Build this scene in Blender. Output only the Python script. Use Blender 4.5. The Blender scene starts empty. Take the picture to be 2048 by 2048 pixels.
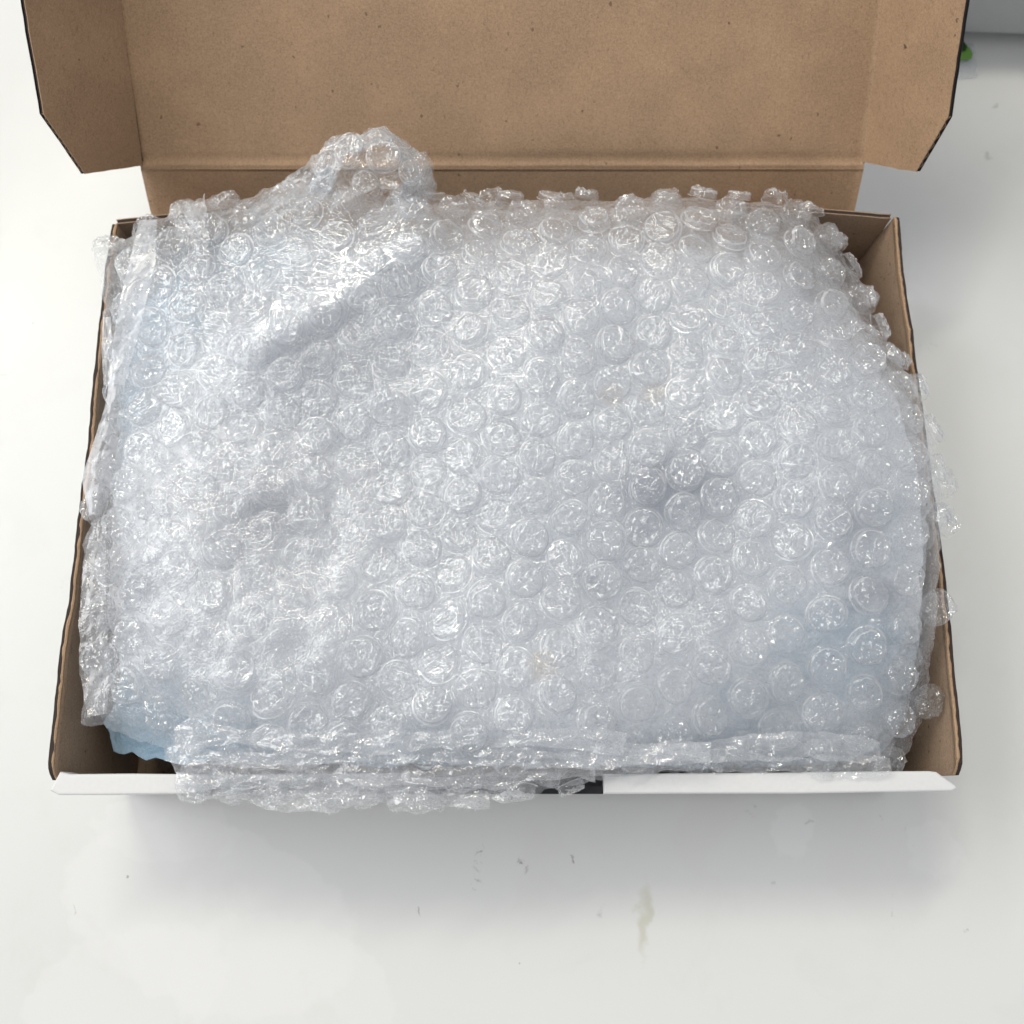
import bpy, bmesh, math, random
import numpy as np
from mathutils import Vector, Matrix
from mathutils.geometry import delaunay_2d_cdt

random.seed(7)
rng = np.random.default_rng(7)
S = bpy.context.scene
COL = S.collection
MM = 0.001

# ------------------------------------------------------------------ camera
TILT = math.radians(74.4)            # view axis below the horizontal
FPX = 2050.0                         # focal length in pixels of the 2048 px photograph
CAMZ = 322.0                         # mm above the table
cam = bpy.data.cameras.new('camera')
cam.sensor_width = 36.0
cam.lens = 36.0 * FPX / 2048.0
cam.clip_start = 0.01
cam.clip_end = 50
cam.dof.use_dof = True
cam.dof.focus_distance = 0.272
cam.dof.aperture_fstop = 15
cam_o = bpy.data.objects.new('camera', cam)
COL.objects.link(cam_o)
cam_o.location = (0, 0, CAMZ * MM)
cam_o.rotation_euler = (math.pi / 2 - TILT, 0, 0)
S.camera = cam_o

# ------------------------------------------------------------------ light
W = bpy.data.worlds.new('World')
S.world = W
W.use_nodes = True
W.node_tree.nodes['Background'].inputs['Color'].default_value = (0.975, 0.985, 0.995, 1)
W.node_tree.nodes['Background'].inputs['Strength'].default_value = 0.60


def area(name, loc, target, sx, sy, power, color, spread=180):
    l = bpy.data.lights.new(name, 'AREA')
    l.shape = 'RECTANGLE'
    l.size, l.size_y = sx, sy
    l.energy = power
    l.color = color
    l.spread = math.radians(spread)
    o = bpy.data.objects.new(name, l)
    COL.objects.link(o)
    o.location = loc
    d = Vector(target) - Vector(loc)
    o.rotation_euler = d.to_track_quat('-Z', 'Y').to_euler()
    return o


# ceiling tube that shows as the streak on the table, and the broad window light
def tube(loc, ang, length, width, power):
    o = area('ceiling_tube', loc, (loc[0], loc[1], 0), length, width, power, (1.0, 0.94, 0.80))
    o.rotation_euler = (0, 0, math.radians(ang))


tube((-0.87, 1.15, 1.5), 62, 0.75, 0.06, 4.5)
tube((-0.30, 0.93, 1.5), 40, 0.62, 0.10, 10.5)
area('window', (-1.45, 0.45, 1.45), (-0.16, 0.05, 0), 1.3, 1.1, 10.0, (0.985, 0.99, 0.985), 120)

S.view_settings.view_transform = 'Standard'
S.view_settings.look = 'None'
S.view_settings.exposure = 0.0
S.view_settings.gamma = 1.0
S.view_settings.use_curve_mapping = False
S.cycles.use_denoising = True
S.cycles.max_bounces = 14
S.cycles.diffuse_bounces = 10
S.cycles.glossy_bounces = 4
S.cycles.transmission_bounces = 8
S.cycles.transparent_max_bounces = 40
S.cycles.caustics_reflective = False
S.cycles.sample_clamp_indirect = 4.0
S.cycles.use_adaptive_sampling = True
S.cycles.adaptive_threshold = 0.03

# ------------------------------------------------------------------ measuring helpers (mm)
CAM = np.array([0, 0, CAMZ])
AX_R = np.array([1.0, 0, 0])
AX_U = np.array([0, math.sin(TILT), math.cos(TILT)])
AX_F = np.array([0, math.cos(TILT), -math.sin(TILT)])


def at(px, py, z):
    """point of the place at height z (mm) seen at pixel px,py of the photograph"""
    d = (px - 1024) / FPX * AX_R + (1024 - py) / FPX * AX_U + AX_F
    return CAM + d * (z - CAMZ) / d[2]


# numpy gradient noise -------------------------------------------------
_perm = rng.permutation(512)
_grad = rng.normal(size=(512, 3))
_grad /= np.linalg.norm(_grad, axis=1)[:, None]


def noise(p, scale=1.0, seed=0.0):
    p = np.asarray(p, float) / scale + np.array([seed * 17.13, seed * 5.7, seed * 9.31])
    i = np.floor(p).astype(int)
    f = p - i
    u = f * f * f * (f * (f * 6 - 15) + 10)
    out = 0
    for dx in (0, 1):
        for dy in (0, 1):
            for dz in (0, 1):
                h = _perm[(_perm[(_perm[(i[:, 0] + dx) & 511] + i[:, 1] + dy) & 511] + i[:, 2] + dz) & 511]
                g = _grad[h]
                d = (f - np.array([dx, dy, dz]))
                w = (u[:, 0] if dx else 1 - u[:, 0]) * (u[:, 1] if dy else 1 - u[:, 1]) * (u[:, 2] if dz else 1 - u[:, 2])
                out = out + w * (g * d).sum(1)
    return out * 1.5


def ridged(p, scale, seed=0.0):
    return 1 - np.abs(noise(p, scale, seed)) * 2


# ------------------------------------------------------------------ object helpers
def mesh_obj(name, verts, faces, mats, parent=None, smooth=False, fmats=None):
    me = bpy.data.meshes.new(name)
    me.from_pydata([tuple(float(c) * MM for c in v) for v in verts], [], [tuple(int(i) for i in f) for f in faces])
    for m in (mats if isinstance(mats, (list, tuple)) else [mats]):
        me.materials.append(m)
    if fmats is not None:
        me.polygons.foreach_set('material_index', np.array(fmats, dtype=np.int32))
    if smooth:
        me.polygons.foreach_set('use_smooth', np.ones(len(me.polygons), dtype=bool))
    me.update()
    o = bpy.data.objects.new(name, me)
    COL.objects.link(o)
    if parent is not None:
        adopt(o, parent)
    return o


def adopt(o, parent):
    o.parent = parent
    o.matrix_parent_inverse = world_of(parent).inverted()


def world_of(o):
    m = o.matrix_basis.copy()
    if o.parent is not None:
        m = world_of(o.parent) @ o.matrix_parent_inverse @ m
    return m


def thing(name, label, cat, loc=(0, 0, 0), group=None):
    o = bpy.data.objects.new(name, None)
    COL.objects.link(o)
    o.empty_display_size = 0.02
    o.location = tuple(c * MM for c in loc)
    o['label'] = label
    o['category'] = cat
    if group:
        o['group'] = group
    return o


# ------------------------------------------------------------------ node helpers
class NT:
    def __init__(self, name):
        self.m = bpy.data.materials.new(name)
        self.m.use_nodes = True
        self.t = self.m.node_tree
        self.t.nodes.clear()
        self.out = self.t.nodes.new('ShaderNodeOutputMaterial')

    def n(self, kind, ins=None, **props):
        nd = self.t.nodes.new(kind)
        for k, v in props.items():
            setattr(nd, k, v)
        for k, v in (ins or {}).items():
            s = nd.inputs[k]
            if isinstance(v, bpy.types.NodeSocket):
                self.t.links.new(v, s)
            else:
                s.default_value = v
        return nd

    def math(self, op, a, b=None, clamp=False):
        ins = {0: a}
        if b is not None:
            ins[1] = b
        return self.n('ShaderNodeMath', ins, operation=op, use_clamp=clamp).outputs[0]

    def coord(self):
        return self.n('ShaderNodeNewGeometry').outputs['Position']

    def obj(self):
        return self.n('ShaderNodeTexCoord').outputs['Object']

    def noise(self, vec, scale, detail=2, rough=0.5, dist=0.0):
        return self.n('ShaderNodeTexNoise', {'Vector': vec, 'Scale': scale, 'Detail': detail, 'Roughness': rough, 'Distortion': dist}).outputs['Fac']

    def ramp(self, fac, stops):
        nd = self.n('ShaderNodeValToRGB', {'Fac': fac})
        el = nd.color_ramp.elements
        while len(el) < len(stops):
            el.new(0.5)
        for e, (p, c) in zip(el, stops):
            e.position = p
            e.color = c if len(c) == 4 else (*c, 1)
        return nd.outputs['Color']

    def mix(self, fac, a, b, blend='MIX'):
        nd = self.t.nodes.new('ShaderNodeMix')
        nd.data_type = 'RGBA'
        nd.blend_type = blend
        for k, v in ((0, fac), (6, a), (7, b)):
            if isinstance(v, bpy.types.NodeSocket):
                self.t.links.new(v, nd.inputs[k])
            else:
                nd.inputs[k].default_value = v if k == 0 else (*v, 1) if len(v) == 3 else v
        return nd.outputs[2]

    def smooth(self, v, lo, hi):
        nd = self.n('ShaderNodeMapRange', {0: v, 1: lo, 2: hi, 3: 0.0, 4: 1.0}, interpolation_type='SMOOTHSTEP')
        return nd.outputs[0]

    def done(self, shader):
        self.t.links.new(shader, self.out.inputs['Surface'])
        return self.m


def mat_plain(name, col, rough=0.6, spec=0.4):
    t = NT(name)
    v = t.obj()
    n = t.noise(v, 900, 3)
    c = t.mix(t.math('MULTIPLY', n, 0.35), col, tuple(x * 0.75 for x in col))
    b = t.n('ShaderNodeBump', {'Height': n, 'Strength': 0.08, 'Distance': 0.0003})
    p = t.n('ShaderNodeBsdfPrincipled', {'Base Color': c, 'Roughness': rough, 'Specular IOR Level': spec, 'Normal': b.outputs[0]})
    return t.done(p.outputs[0])


def mat_kraft(name, base=(0.385, 0.25, 0.153)):
    t = NT(name)
    v = t.obj()
    # long pulp fibres: two stretched noises, crossed
    m1 = t.n('ShaderNodeMapping', {'Vector': v, 'Scale': (620, 1500, 1500)}).outputs[0]
    m2 = t.n('ShaderNodeMapping', {'Vector': v, 'Rotation': (0.5, 0.4, 0.9), 'Scale': (1500, 420, 1200)}).outputs[0]
    f1 = t.noise(m1, 1.0, 3, 0.6, 0.6)
    f2 = t.noise(m2, 1.0, 3, 0.6, 0.6)
    cloud = t.noise(v, 55, 3, 0.55)
    c = t.mix(t.smooth(cloud, 0.3, 0.75), tuple(x * 0.90 for x in base), tuple(x * 1.07 for x in base))
    c = t.mix(t.math('MULTIPLY', t.smooth(f1, 0.50, 0.80), 0.40), c, tuple(x * 1.35 for x in base))
    c = t.mix(t.math('MULTIPLY', t.smooth(f2, 0.50, 0.80), 0.7), c, tuple(x * 0.60 for x in base))
    g = t.noise(v, 1900, 2, 0.7)
    c = t.mix(t.smooth(g, 0.28, 0.72), t.mix(0.17, c, (0.02, 0.012, 0.006)), t.mix(0.06, c, (0.9, 0.75, 0.55)))
    # sparse dark flecks
    vw = t.n('ShaderNodeVectorMath', {0: v, 1: t.n('ShaderNodeVectorMath', {0: t.n('ShaderNodeTexNoise', {'Vector': v, 'Scale': 700}).outputs['Color'], 1: (0.0022, 0.0022, 0.0022)}, operation='MULTIPLY').outputs[0]}, operation='ADD').outputs[0]
    vo = t.n('ShaderNodeTexVoronoi', {'Vector': vw, 'Scale': 260}, feature='F1')
    dot = t.math('SUBTRACT', 1.0, t.smooth(vo.outputs['Distance'], 0.06, 0.17))
    pick = t.smooth(t.n('ShaderNodeSeparateColor', {0: vo.outputs['Color']}).outputs[0], 0.80, 0.86)
    c = t.mix(t.math('MULTIPLY', t.math('MULTIPLY', dot, pick), 0.75), c, tuple(x * 0.28 for x in base))
    vo2 = t.n('ShaderNodeTexVoronoi', {'Vector': vw, 'Scale': 75}, feature='F1')
    dot2 = t.math('SUBTRACT', 1.0, t.smooth(vo2.outputs['Distance'], 0.03, 0.075))
    pick2 = t.smooth(t.n('ShaderNodeSeparateColor', {0: vo2.outputs['Color']}).outputs[1], 0.72, 0.78)
    c = t.mix(t.math('MULTIPLY', t.math('MULTIPLY', dot2, pick2), 0.85), c, tuple(x * 0.16 for x in base))
    h = t.math('ADD', t.math('MULTIPLY', f1, 0.6), t.math('ADD', f2, t.math('MULTIPLY', cloud, 2.5)))
    b = t.n('ShaderNodeBump', {'Height': h, 'Strength': 0.22, 'Distance': 0.0004})
    p = t.n('ShaderNodeBsdfPrincipled', {'Base Color': c, 'Roughness': 0.72, 'Specular IOR Level': 0.25, 'Normal': b.outputs[0]})
    return t.done(p.outputs[0])


def mat_film(name, haze, tint=(0.94, 0.955, 0.995), crease=0.5, bump=0.35, spec=1.0, rough=0.09, scale=1.0, plain=False, stretch=False):
    """thin polyethylene film: clear, hazy white where creased or seen edge-on, glossy on both faces"""
    t = NT(name)
    dens = haze
    nrm = {}
    if not plain:
        v = t.obj()
        if stretch:
            rnd = t.n('ShaderNodeObjectInfo').outputs['Random']
            off = t.n('ShaderNodeCombineXYZ', {0: t.math('MULTIPLY', rnd, 31.7), 1: t.math('MULTIPLY', rnd, 17.3), 2: 0.0}).outputs[0]
            v = t.n('ShaderNodeVectorMath', {0: v, 1: off}, operation='ADD').outputs[0]
            v = t.n('ShaderNodeMapping', {'Vector': v, 'Scale': (1.0, 0.38, 0.7)}).outputs[0]
        nz = t.n('ShaderNodeTexNoise', {'Vector': v, 'Scale': 330 * scale, 'Detail': 2, 'Roughness': 0.6, 'Distortion': 0.35 if stretch else 0.7})
        r1 = t.math('ABSOLUTE', t.math('SUBTRACT', nz.outputs['Fac'], 0.5))
        line = t.math('SUBTRACT', 1.0, t.smooth(r1, 0.0, 0.03))
        sep = t.n('ShaderNodeSeparateColor', {0: nz.outputs['Color']})
        mask = t.smooth(sep.outputs[1], 0.45, 0.62)
        b = t.n('ShaderNodeBump', {'Height': r1, 'Strength': bump, 'Distance': 0.0022}).outputs[0]
        nrm = {'Normal': b}
        dens = t.math('ADD', t.math('MULTIPLY', t.math('MULTIPLY', line, mask), crease), t.math('MULTIPLY', sep.outputs[2], haze * 2))
    lw = t.n('ShaderNodeLayerWeight', {'Blend': 0.5})
    cosv = t.math('MAXIMUM', t.math('SUBTRACT', 1.0, lw.outputs['Facing']), 0.2)
    op = t.math('SUBTRACT', 1.0, t.math('POWER', 2.71828, t.math('MULTIPLY', t.math('DIVIDE', dens, cosv), -1.0)), clamp=True)
    tr = t.n('ShaderNodeBsdfTransparent', {'Color': (0.99, 0.995, 1.0, 1)})
    df = t.n('ShaderNodeBsdfDiffuse', {'Color': (*tint, 1), **nrm})
    tl = t.n('ShaderNodeBsdfTranslucent', {'Color': (*tint, 1), **nrm})
    dt = t.n('ShaderNodeMixShader', {0: 0.45, 1: df.outputs[0], 2: tl.outputs[0]})
    base = t.n('ShaderNodeMixShader', {0: op, 1: tr.outputs[0], 2: dt.outputs[0]})
    lg = t.n('ShaderNodeLayerWeight', {'Blend': 0.5, **nrm})
    fr = t.math('ADD', 0.045, t.math('MULTIPLY', t.math('POWER', lg.outputs['Facing'], 5.0), 0.9))
    fac = t.math('MINIMUM', t.math('MULTIPLY', fr, 1.5 * spec), 0.6)
    gl = t.n('ShaderNodeBsdfGlossy', {'Color': (1, 1, 1, 1), 'Roughness': rough, **nrm})
    sh = t.n('ShaderNodeMixShader', {0: fac, 1: base.outputs[0], 2: gl.outputs[0]})
    return t.done(sh.outputs[0])


def mat_core():
    """what lies under the wrap: crumpled milky plastic with pale blue bag showing in places"""
    t = NT('milky_blue_plastic')
    at_ = t.n('ShaderNodeAttribute', attribute_name='tint')
    v = t.obj()
    n = t.noise(v, 90, 4, 0.6, 0.8)
    f = t.smooth(t.math('ADD', at_.outputs['Fac'], t.math('MULTIPLY', t.math('SUBTRACT', n, 0.5), 0.9)), 0.15, 0.95)
    c = t.mix(f, (0.88, 0.895, 0.945), (0.33, 0.47, 0.60))
    at2 = t.n('ShaderNodeAttribute', attribute_name='slate')
    f2 = t.smooth(t.math('ADD', at2.outputs['Fac'], t.math('MULTIPLY', t.math('SUBTRACT', n, 0.5), 0.8)), 0.2, 0.9)
    c = t.mix(f2, c, (0.22, 0.25, 0.33))
    # two small kraft-coloured scraps lying under the film
    for (px, py, r) in ((1085, 1330, 5.0), (1310, 785, 4.5), (1225, 790, 4.0)):
        q = at(px, py, 48) * MM
        d = t.n('ShaderNodeVectorMath', {0: v, 1: tuple(q)}, operation='DISTANCE').outputs['Value']
        d = t.math('ADD', d, t.math('MULTIPLY', t.math('SUBTRACT', n, 0.5), 0.006))
        c = t.mix(t.math('MULTIPLY', t.math('SUBTRACT', 1.0, t.smooth(d, r * 0.0006, r * 0.0012)), 0.55), c, (0.75, 0.60, 0.45))
    n2 = t.noise(v, 260, 4, 0.6, 1.2)
    b = t.n('ShaderNodeBump', {'Height': t.math('ADD', n, n2), 'Strength': 0.5, 'Distance': 0.002}).outputs[0]
    p = t.n('ShaderNodeBsdfPrincipled', {'Base Color': c, 'Roughness': 0.5, 'Specular IOR Level': 0.25, 'Normal': b})
    # towards the back the milky layers thin out to single clear film
    cov = t.n('ShaderNodeAttribute', attribute_name='layers').outputs['Fac']
    cov = t.smooth(t.math('ADD', cov, t.math('MULTIPLY', t.math('SUBTRACT', n, 0.5), 0.9)), 0.1, 0.95)
    tr = t.n('ShaderNodeBsdfTransparent', {'Color': (0.985, 0.99, 1, 1)})
    sh = t.n('ShaderNodeMixShader', {0: cov, 1: tr.outputs[0], 2: p.outputs[0]})
    return t.done(sh.outputs[0])


def mat_table():
    t = NT('white_laminate')
    v = t.coord()
    n = t.noise(v, 9, 3)
    c = t.mix(n, (0.66, 0.665, 0.655), (0.69, 0.695, 0.69))
    fine = t.noise(v, 420, 4, 0.65, 0.5)
    warpn = t.n('ShaderNodeTexNoise', {'Vector': v, 'Scale': 160, 'Detail': 4}).outputs['Color']
    wv = t.n('ShaderNodeVectorMath', {0: v, 1: t.n('ShaderNodeVectorMath', {0: t.n('ShaderNodeVectorMath', {0: warpn, 1: (0.5, 0.5, 0.5)}, operation='SUBTRACT').outputs[0], 1: (0.010, 0.010, 0.0)}, operation='MULTIPLY').outputs[0]}, operation='ADD').outputs[0]

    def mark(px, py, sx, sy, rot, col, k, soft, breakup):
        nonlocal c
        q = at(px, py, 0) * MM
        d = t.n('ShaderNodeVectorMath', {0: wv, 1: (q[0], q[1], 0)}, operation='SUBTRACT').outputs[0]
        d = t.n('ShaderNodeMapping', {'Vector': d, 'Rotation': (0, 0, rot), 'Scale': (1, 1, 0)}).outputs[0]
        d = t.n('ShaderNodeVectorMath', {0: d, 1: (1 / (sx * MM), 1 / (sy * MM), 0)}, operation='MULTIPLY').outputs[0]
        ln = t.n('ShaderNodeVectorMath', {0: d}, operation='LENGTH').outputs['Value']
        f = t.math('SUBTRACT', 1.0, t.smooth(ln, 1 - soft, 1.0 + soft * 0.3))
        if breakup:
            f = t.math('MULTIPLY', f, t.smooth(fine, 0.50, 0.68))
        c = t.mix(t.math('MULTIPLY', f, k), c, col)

    grime = (0.16, 0.155, 0.15)
    # dark rubbed scuffs, a yellowish dried run, faint dried-water patches, one painted glare patch
    for a in ((955, 1735, 1.6, 9.0, 0.15, grime, .75, .8, True), (1040, 1728, 1.0, 3.2, -0.4, grime, .8, .8, True),
              (1146, 1724, .7, 1.6, 0.1, grime, .7, .7, True), (1500, 1632, 1.6, 2.6, 0.3, grime, .55, .8, True),
              (1614, 1650, 0.9, 0.9, 0, grime, .65, .8, False), (1760, 1625, 1.0, 4.5, 0.2, grime, .45, .9, True),
              (1822, 1672, 0.9, 6.0, -0.15, grime, .35, .9, True), (1782, 1835, 0.7, 6.0, 0.1, grime, .35, .9, True),
              (248, 1749, 0.45, 1.0, -0.7, (0.04, 0.04, 0.04), .9, .5, False), (829, 1823, 0.4, 2.0, 0.05, grime, .45, .6, False),
              (149, 1822, 0.4, 0.5, 0, grime, .5, .6, False), (1544, 1763, .8, .7, 0, grime, .2, .8, False),
              (1200, 1825, 1.3, 1.2, 0, grime, .25, .9, False), (1856, 698, 4.5, 1.6, -0.15, grime, .38, .9, True),
              (2010, 679, 1.6, 0.9, 0, grime, .45, .8, True), (1990, 212, 1.0, 0.7, 0, grime, .35, .8, False),
              (1975, 312, 0.9, 0.7, 0, grime, .3, .8, False), (60, 645, .5, .5, 0, grime, .4, .7, False),
              (20, 755, 3.4, 0.8, 0.05, grime, .3, .8, True), (132, 1160, 3.0, 2.0, 0, grime, .18, .9, True),
              (1036, 1930, .6, .6, 0, grime, .5, .7, False), (1925, 1860, .4, .4, 0, grime, .25, .7, False),
              (1290, 1840, 2.6, 11.0, 0.06, (0.50, 0.48, 0.38), .55, .7, False),
              (1585, 1655, 6.0, 9.0, 0.25, (0.74, 0.74, 0.745), .6, .25, False),  # pale patch of glare painted into the laminate colour
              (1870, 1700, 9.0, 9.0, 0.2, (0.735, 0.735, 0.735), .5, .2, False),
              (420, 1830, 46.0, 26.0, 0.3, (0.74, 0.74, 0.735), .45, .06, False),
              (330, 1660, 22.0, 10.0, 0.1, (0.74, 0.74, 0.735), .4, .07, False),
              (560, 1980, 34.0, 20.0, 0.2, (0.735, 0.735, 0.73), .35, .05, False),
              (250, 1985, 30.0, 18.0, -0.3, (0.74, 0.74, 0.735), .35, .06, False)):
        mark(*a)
    vd = t.n('ShaderNodeTexVoronoi', {'Vector': v, 'Scale': 70}, feature='F1')
    pk_ = t.smooth(t.n('ShaderNodeSeparateColor', {0: vd.outputs['Color']}).outputs[0], 0.86, 0.9)
    c = t.mix(t.math('MULTIPLY', t.math('MULTIPLY', t.math('SUBTRACT', 1.0, t.smooth(vd.outputs['Distance'], 0.008, 0.026)), pk_), 0.3), c, grime)
    c = t.mix(t.math('MULTIPLY', t.smooth(t.noise(v, 26, 5, 0.65, 0.4), 0.52, 0.62), 0.10), c, (0.58, 0.57, 0.54))
    b = t.n('ShaderNodeBump', {'Height': t.noise(v, 60, 3), 'Strength': 0.05, 'Distance': 0.001}).outputs[0]
    r = t.n('ShaderNodeMapRange', {0: t.noise(v, 45, 4, 0.6), 3: 0.16, 4: 0.30}).outputs[0]
    p = t.n('ShaderNodeBsdfPrincipled', {'Base Color': c, 'Roughness': r, 'Specular IOR Level': 0.35, 'Normal': b})
    return t.done(p.outputs[0])


M_KRAFT = mat_kraft('kraft_liner')
M_KRAFT_IN = mat_kraft('kraft_liner_tray', (0.34, 0.235, 0.16))
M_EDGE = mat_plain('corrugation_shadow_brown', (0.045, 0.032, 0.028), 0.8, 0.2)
M_FLUTE = mat_plain('flute_paper', (0.26, 0.17, 0.11), 0.8, 0.2)
M_WHITE = mat_plain('white_coated_board', (0.70, 0.70, 0.705), 0.45, 0.4)
M_BLACK = mat_plain('black_print', (0.014, 0.014, 0.018), 0.5, 0.3)
M_FILM = mat_film('bubble_film', 0.16, crease=0.20, rough=0.06, bump=0.34, spec=1.05, scale=2.0)
M_BUB = mat_film('bubble_dome_film', 0.06, crease=0.2, bump=0.4, spec=1.7, rough=0.06, scale=2.2, stretch=True)
M_SEAL = mat_film('heat_sealed_film', 0.42, plain=True, rough=0.15)
M_FILM2 = mat_film('inner_film', 0.16, tint=(0.88, 0.93, 0.98), crease=0.3)
M_BUB2 = mat_film('inner_bubble_film', 0.07, plain=True)
M_STRIP = mat_film('film_edge_strip', 0.26, crease=0.3, bump=0.3)
M_MILK = mat_film('milky_flap_film', 0.24, tint=(0.95, 0.96, 0.99), crease=0.15, bump=0.3, spec=0.8, rough=0.07, scale=1.8)
M_TAUT = mat_film('taut_film', 0.05, crease=0.1, bump=0.20, spec=1.0, rough=0.06, scale=1.0)
M_FLAP = mat_film('flap_film', 0.11, crease=0.18, bump=0.36, spec=0.7, rough=0.07, scale=2.3)
M_SELV = mat_film('selvedge_film', 0.34, tint=(0.88, 0.91, 0.98), crease=0.1, bump=0.06, spec=0.8, rough=0.12)
M_KNOT = mat_film('twisted_film', 0.30, tint=(0.80, 0.89, 0.98), crease=0.3, bump=0.3)
M_CORE = mat_core()
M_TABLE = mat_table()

# ------------------------------------------------------------------ table
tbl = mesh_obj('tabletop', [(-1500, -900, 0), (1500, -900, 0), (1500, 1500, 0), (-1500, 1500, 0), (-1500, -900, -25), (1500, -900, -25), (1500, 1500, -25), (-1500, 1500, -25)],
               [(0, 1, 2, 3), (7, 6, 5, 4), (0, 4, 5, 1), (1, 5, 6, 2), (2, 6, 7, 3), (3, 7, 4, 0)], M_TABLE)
tbl['kind'] = 'structure'

# ------------------------------------------------------------------ mailer box
box = thing('mailer_box', 'open corrugated mailer box, kraft brown inside with a white front rim, filled with bubble wrap', 'cardboard box', (-1.5, 85, 0))


def board(name, outline, origin, ux, uy, thick=1.6, parent=box, inner=None, outer=None, flute_edges=(), nu=None, warp=0.0, wscale=40, seed=1.0, core_inset=0.35):
    """corrugated board: two liners with a recessed dark core; outline = 2-D polygon (mm) in the frame origin,ux,uy.
    The inside liner is on the +normal side (ux x uy)."""
    inner = inner or M_KRAFT
    outer = outer or M_WHITE
    ux = np.array(ux, float) / np.linalg.norm(ux)
    uy = np.array(uy, float)
    uy = uy - ux * (uy @ ux)
    uy /= np.linalg.norm(uy)
    nz = np.cross(ux, uy)
    origin = np.array(origin, float)
    # resample outline
    pts = []
    ol = [np.array(p, float) for p in outline]
    for a, b_ in zip(ol, ol[1:] + ol[:1]):
        k = max(1, int(np.linalg.norm(b_ - a) / 3.0))
        for j in range(k):
            pts.append(a + (b_ - a) * j / k)
    pts = np.array(pts)
    lo, hi = pts.min(0), pts.max(0)
    step = 4.0
    gx, gy = np.meshgrid(np.arange(lo[0] + step / 2, hi[0], step), np.arange(lo[1] + step / 2, hi[1], step))
    g = np.stack([gx.ravel(), gy.ravel()], 1)
    ins, dist = inside_dist(g, pts)
    g = g[ins & (dist > step * 0.45)]
    allp = np.concatenate([pts, g])
    n = len(pts)
    res = delaunay_2d_cdt([Vector(p) for p in allp], [], [list(range(n))], 1, 1e-5)
    P2 = np.array([tuple(v) for v in res[0]])
    tris = [tuple(f) for f in res[2]]
    # boundary order
    ed = {}
    for f in tris:
        for a, b_ in zip(f, f[1:] + f[:1]):
            ed[(a, b_)] = 1
    bnd = [(a, b_) for (a, b_) in ed if (b_, a) not in ed]
    P3 = origin + P2[:, :1] * ux + P2[:, 1:] * uy
    w = warp * noise(np.c_[P2, np.zeros(len(P2))], wscale, seed)
    # slightly ragged cut edge
    on = np.zeros(len(P2), bool)
    for a, b_ in bnd:
        on[a] = True
    P3[on] += (0.22 * noise(P3[on], 3.0, seed + 3))[:, None] * (ux + uy)
    top = P3 + nz * (w)[:, None]
    L = 0.28

    def slab(z0, z1, shrink):
        q = P2.copy()
        a_ = top + nz * z1
        b2 = top + nz * z0
        verts = list(a_) + list(b2)
        m = len(P2)
        faces = [f for f in tris] + [tuple(i + m for i in reversed(f)) for f in tris]
        for i, j in bnd:
            faces.append((j, i, i + m, j + m))
        return verts, faces

    V, F, MI = [], [], []

    def add(vf, mi, inset=None):
        v, f = vf
        k = len(V)
        V.extend(v)
        F.extend(tuple(i + k for i in ff) for ff in f)
        MI.extend([mi] * len(f))

    add(slab(-L, 0, 0), 0)
    add(slab(-thick, -thick + L, 0), 1)
    o = mesh_obj(name, V, F, [inner, outer], parent, False, MI)
    # recessed core with fluting
    V2, F2 = [], []
    cen = {}
    for i, j in bnd:
        t_ = P3[j] - P3[i]
        nn = np.cross(t_, nz)
        nn /= max(np.linalg.norm(nn), 1e-9)
        cen.setdefault(i, []).append(nn)
        cen.setdefault(j, []).append(nn)
    moved = top.copy()
    for i, l in cen.items():
        a = np.mean(l, 0)
        moved[i] = top[i] - a / max(np.linalg.norm(a), 1e-9) * core_inset
    k = 0
    for i, j in bnd:
        V2 += [moved[i] - nz * L * .5, moved[j] - nz * L * .5, moved[j] - nz * (thick - L * .5), moved[i] - nz * (thick - L * .5)]
        F2.append((k, k + 1, k + 2, k + 3))
        k += 4
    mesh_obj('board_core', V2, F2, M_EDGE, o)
    if flute_edges:
        V3, F3 = [], []
        for (p, q) in flute_edges:
            p = np.array(p, float)
            q = np.array(q, float)
            ln = np.linalg.norm(q - p)
            m = int(ln / 0.55)
            prev = None
            for s in range(m + 1):
                c2 = p + (q - p) * s / m
                ph = math.sin(s * 0.55 / 3.2 * 2 * math.pi)
                c3 = origin + c2[0] * ux + c2[1] * uy - nz * (thick / 2) + nz * ph * (thick / 2 - L * 0.9)
                d2 = (q - p) / ln
                nn = (np.array([d2[1], -d2[0]]))
                n3 = nn[0] * ux + nn[1] * uy
                r = []
                for dz, dn in ((0.11, 0.02), (-0.11, 0.02), (-0.11, -0.9), (0.11, -0.9)):
                    r.append(c3 + nz * dz + n3 * dn)
                b0 = len(V3)
                V3 += r
                if prev is not None:
                    for e in range(4):
                        F3.append((prev + e, prev + (e + 1) % 4, b0 + (e + 1) % 4, b0 + e))
                prev = b0
        fo = mesh_obj('fluting', V3, F3, M_FLUTE, o)
        fo['kind'] = 'stuff'
    return o


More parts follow.
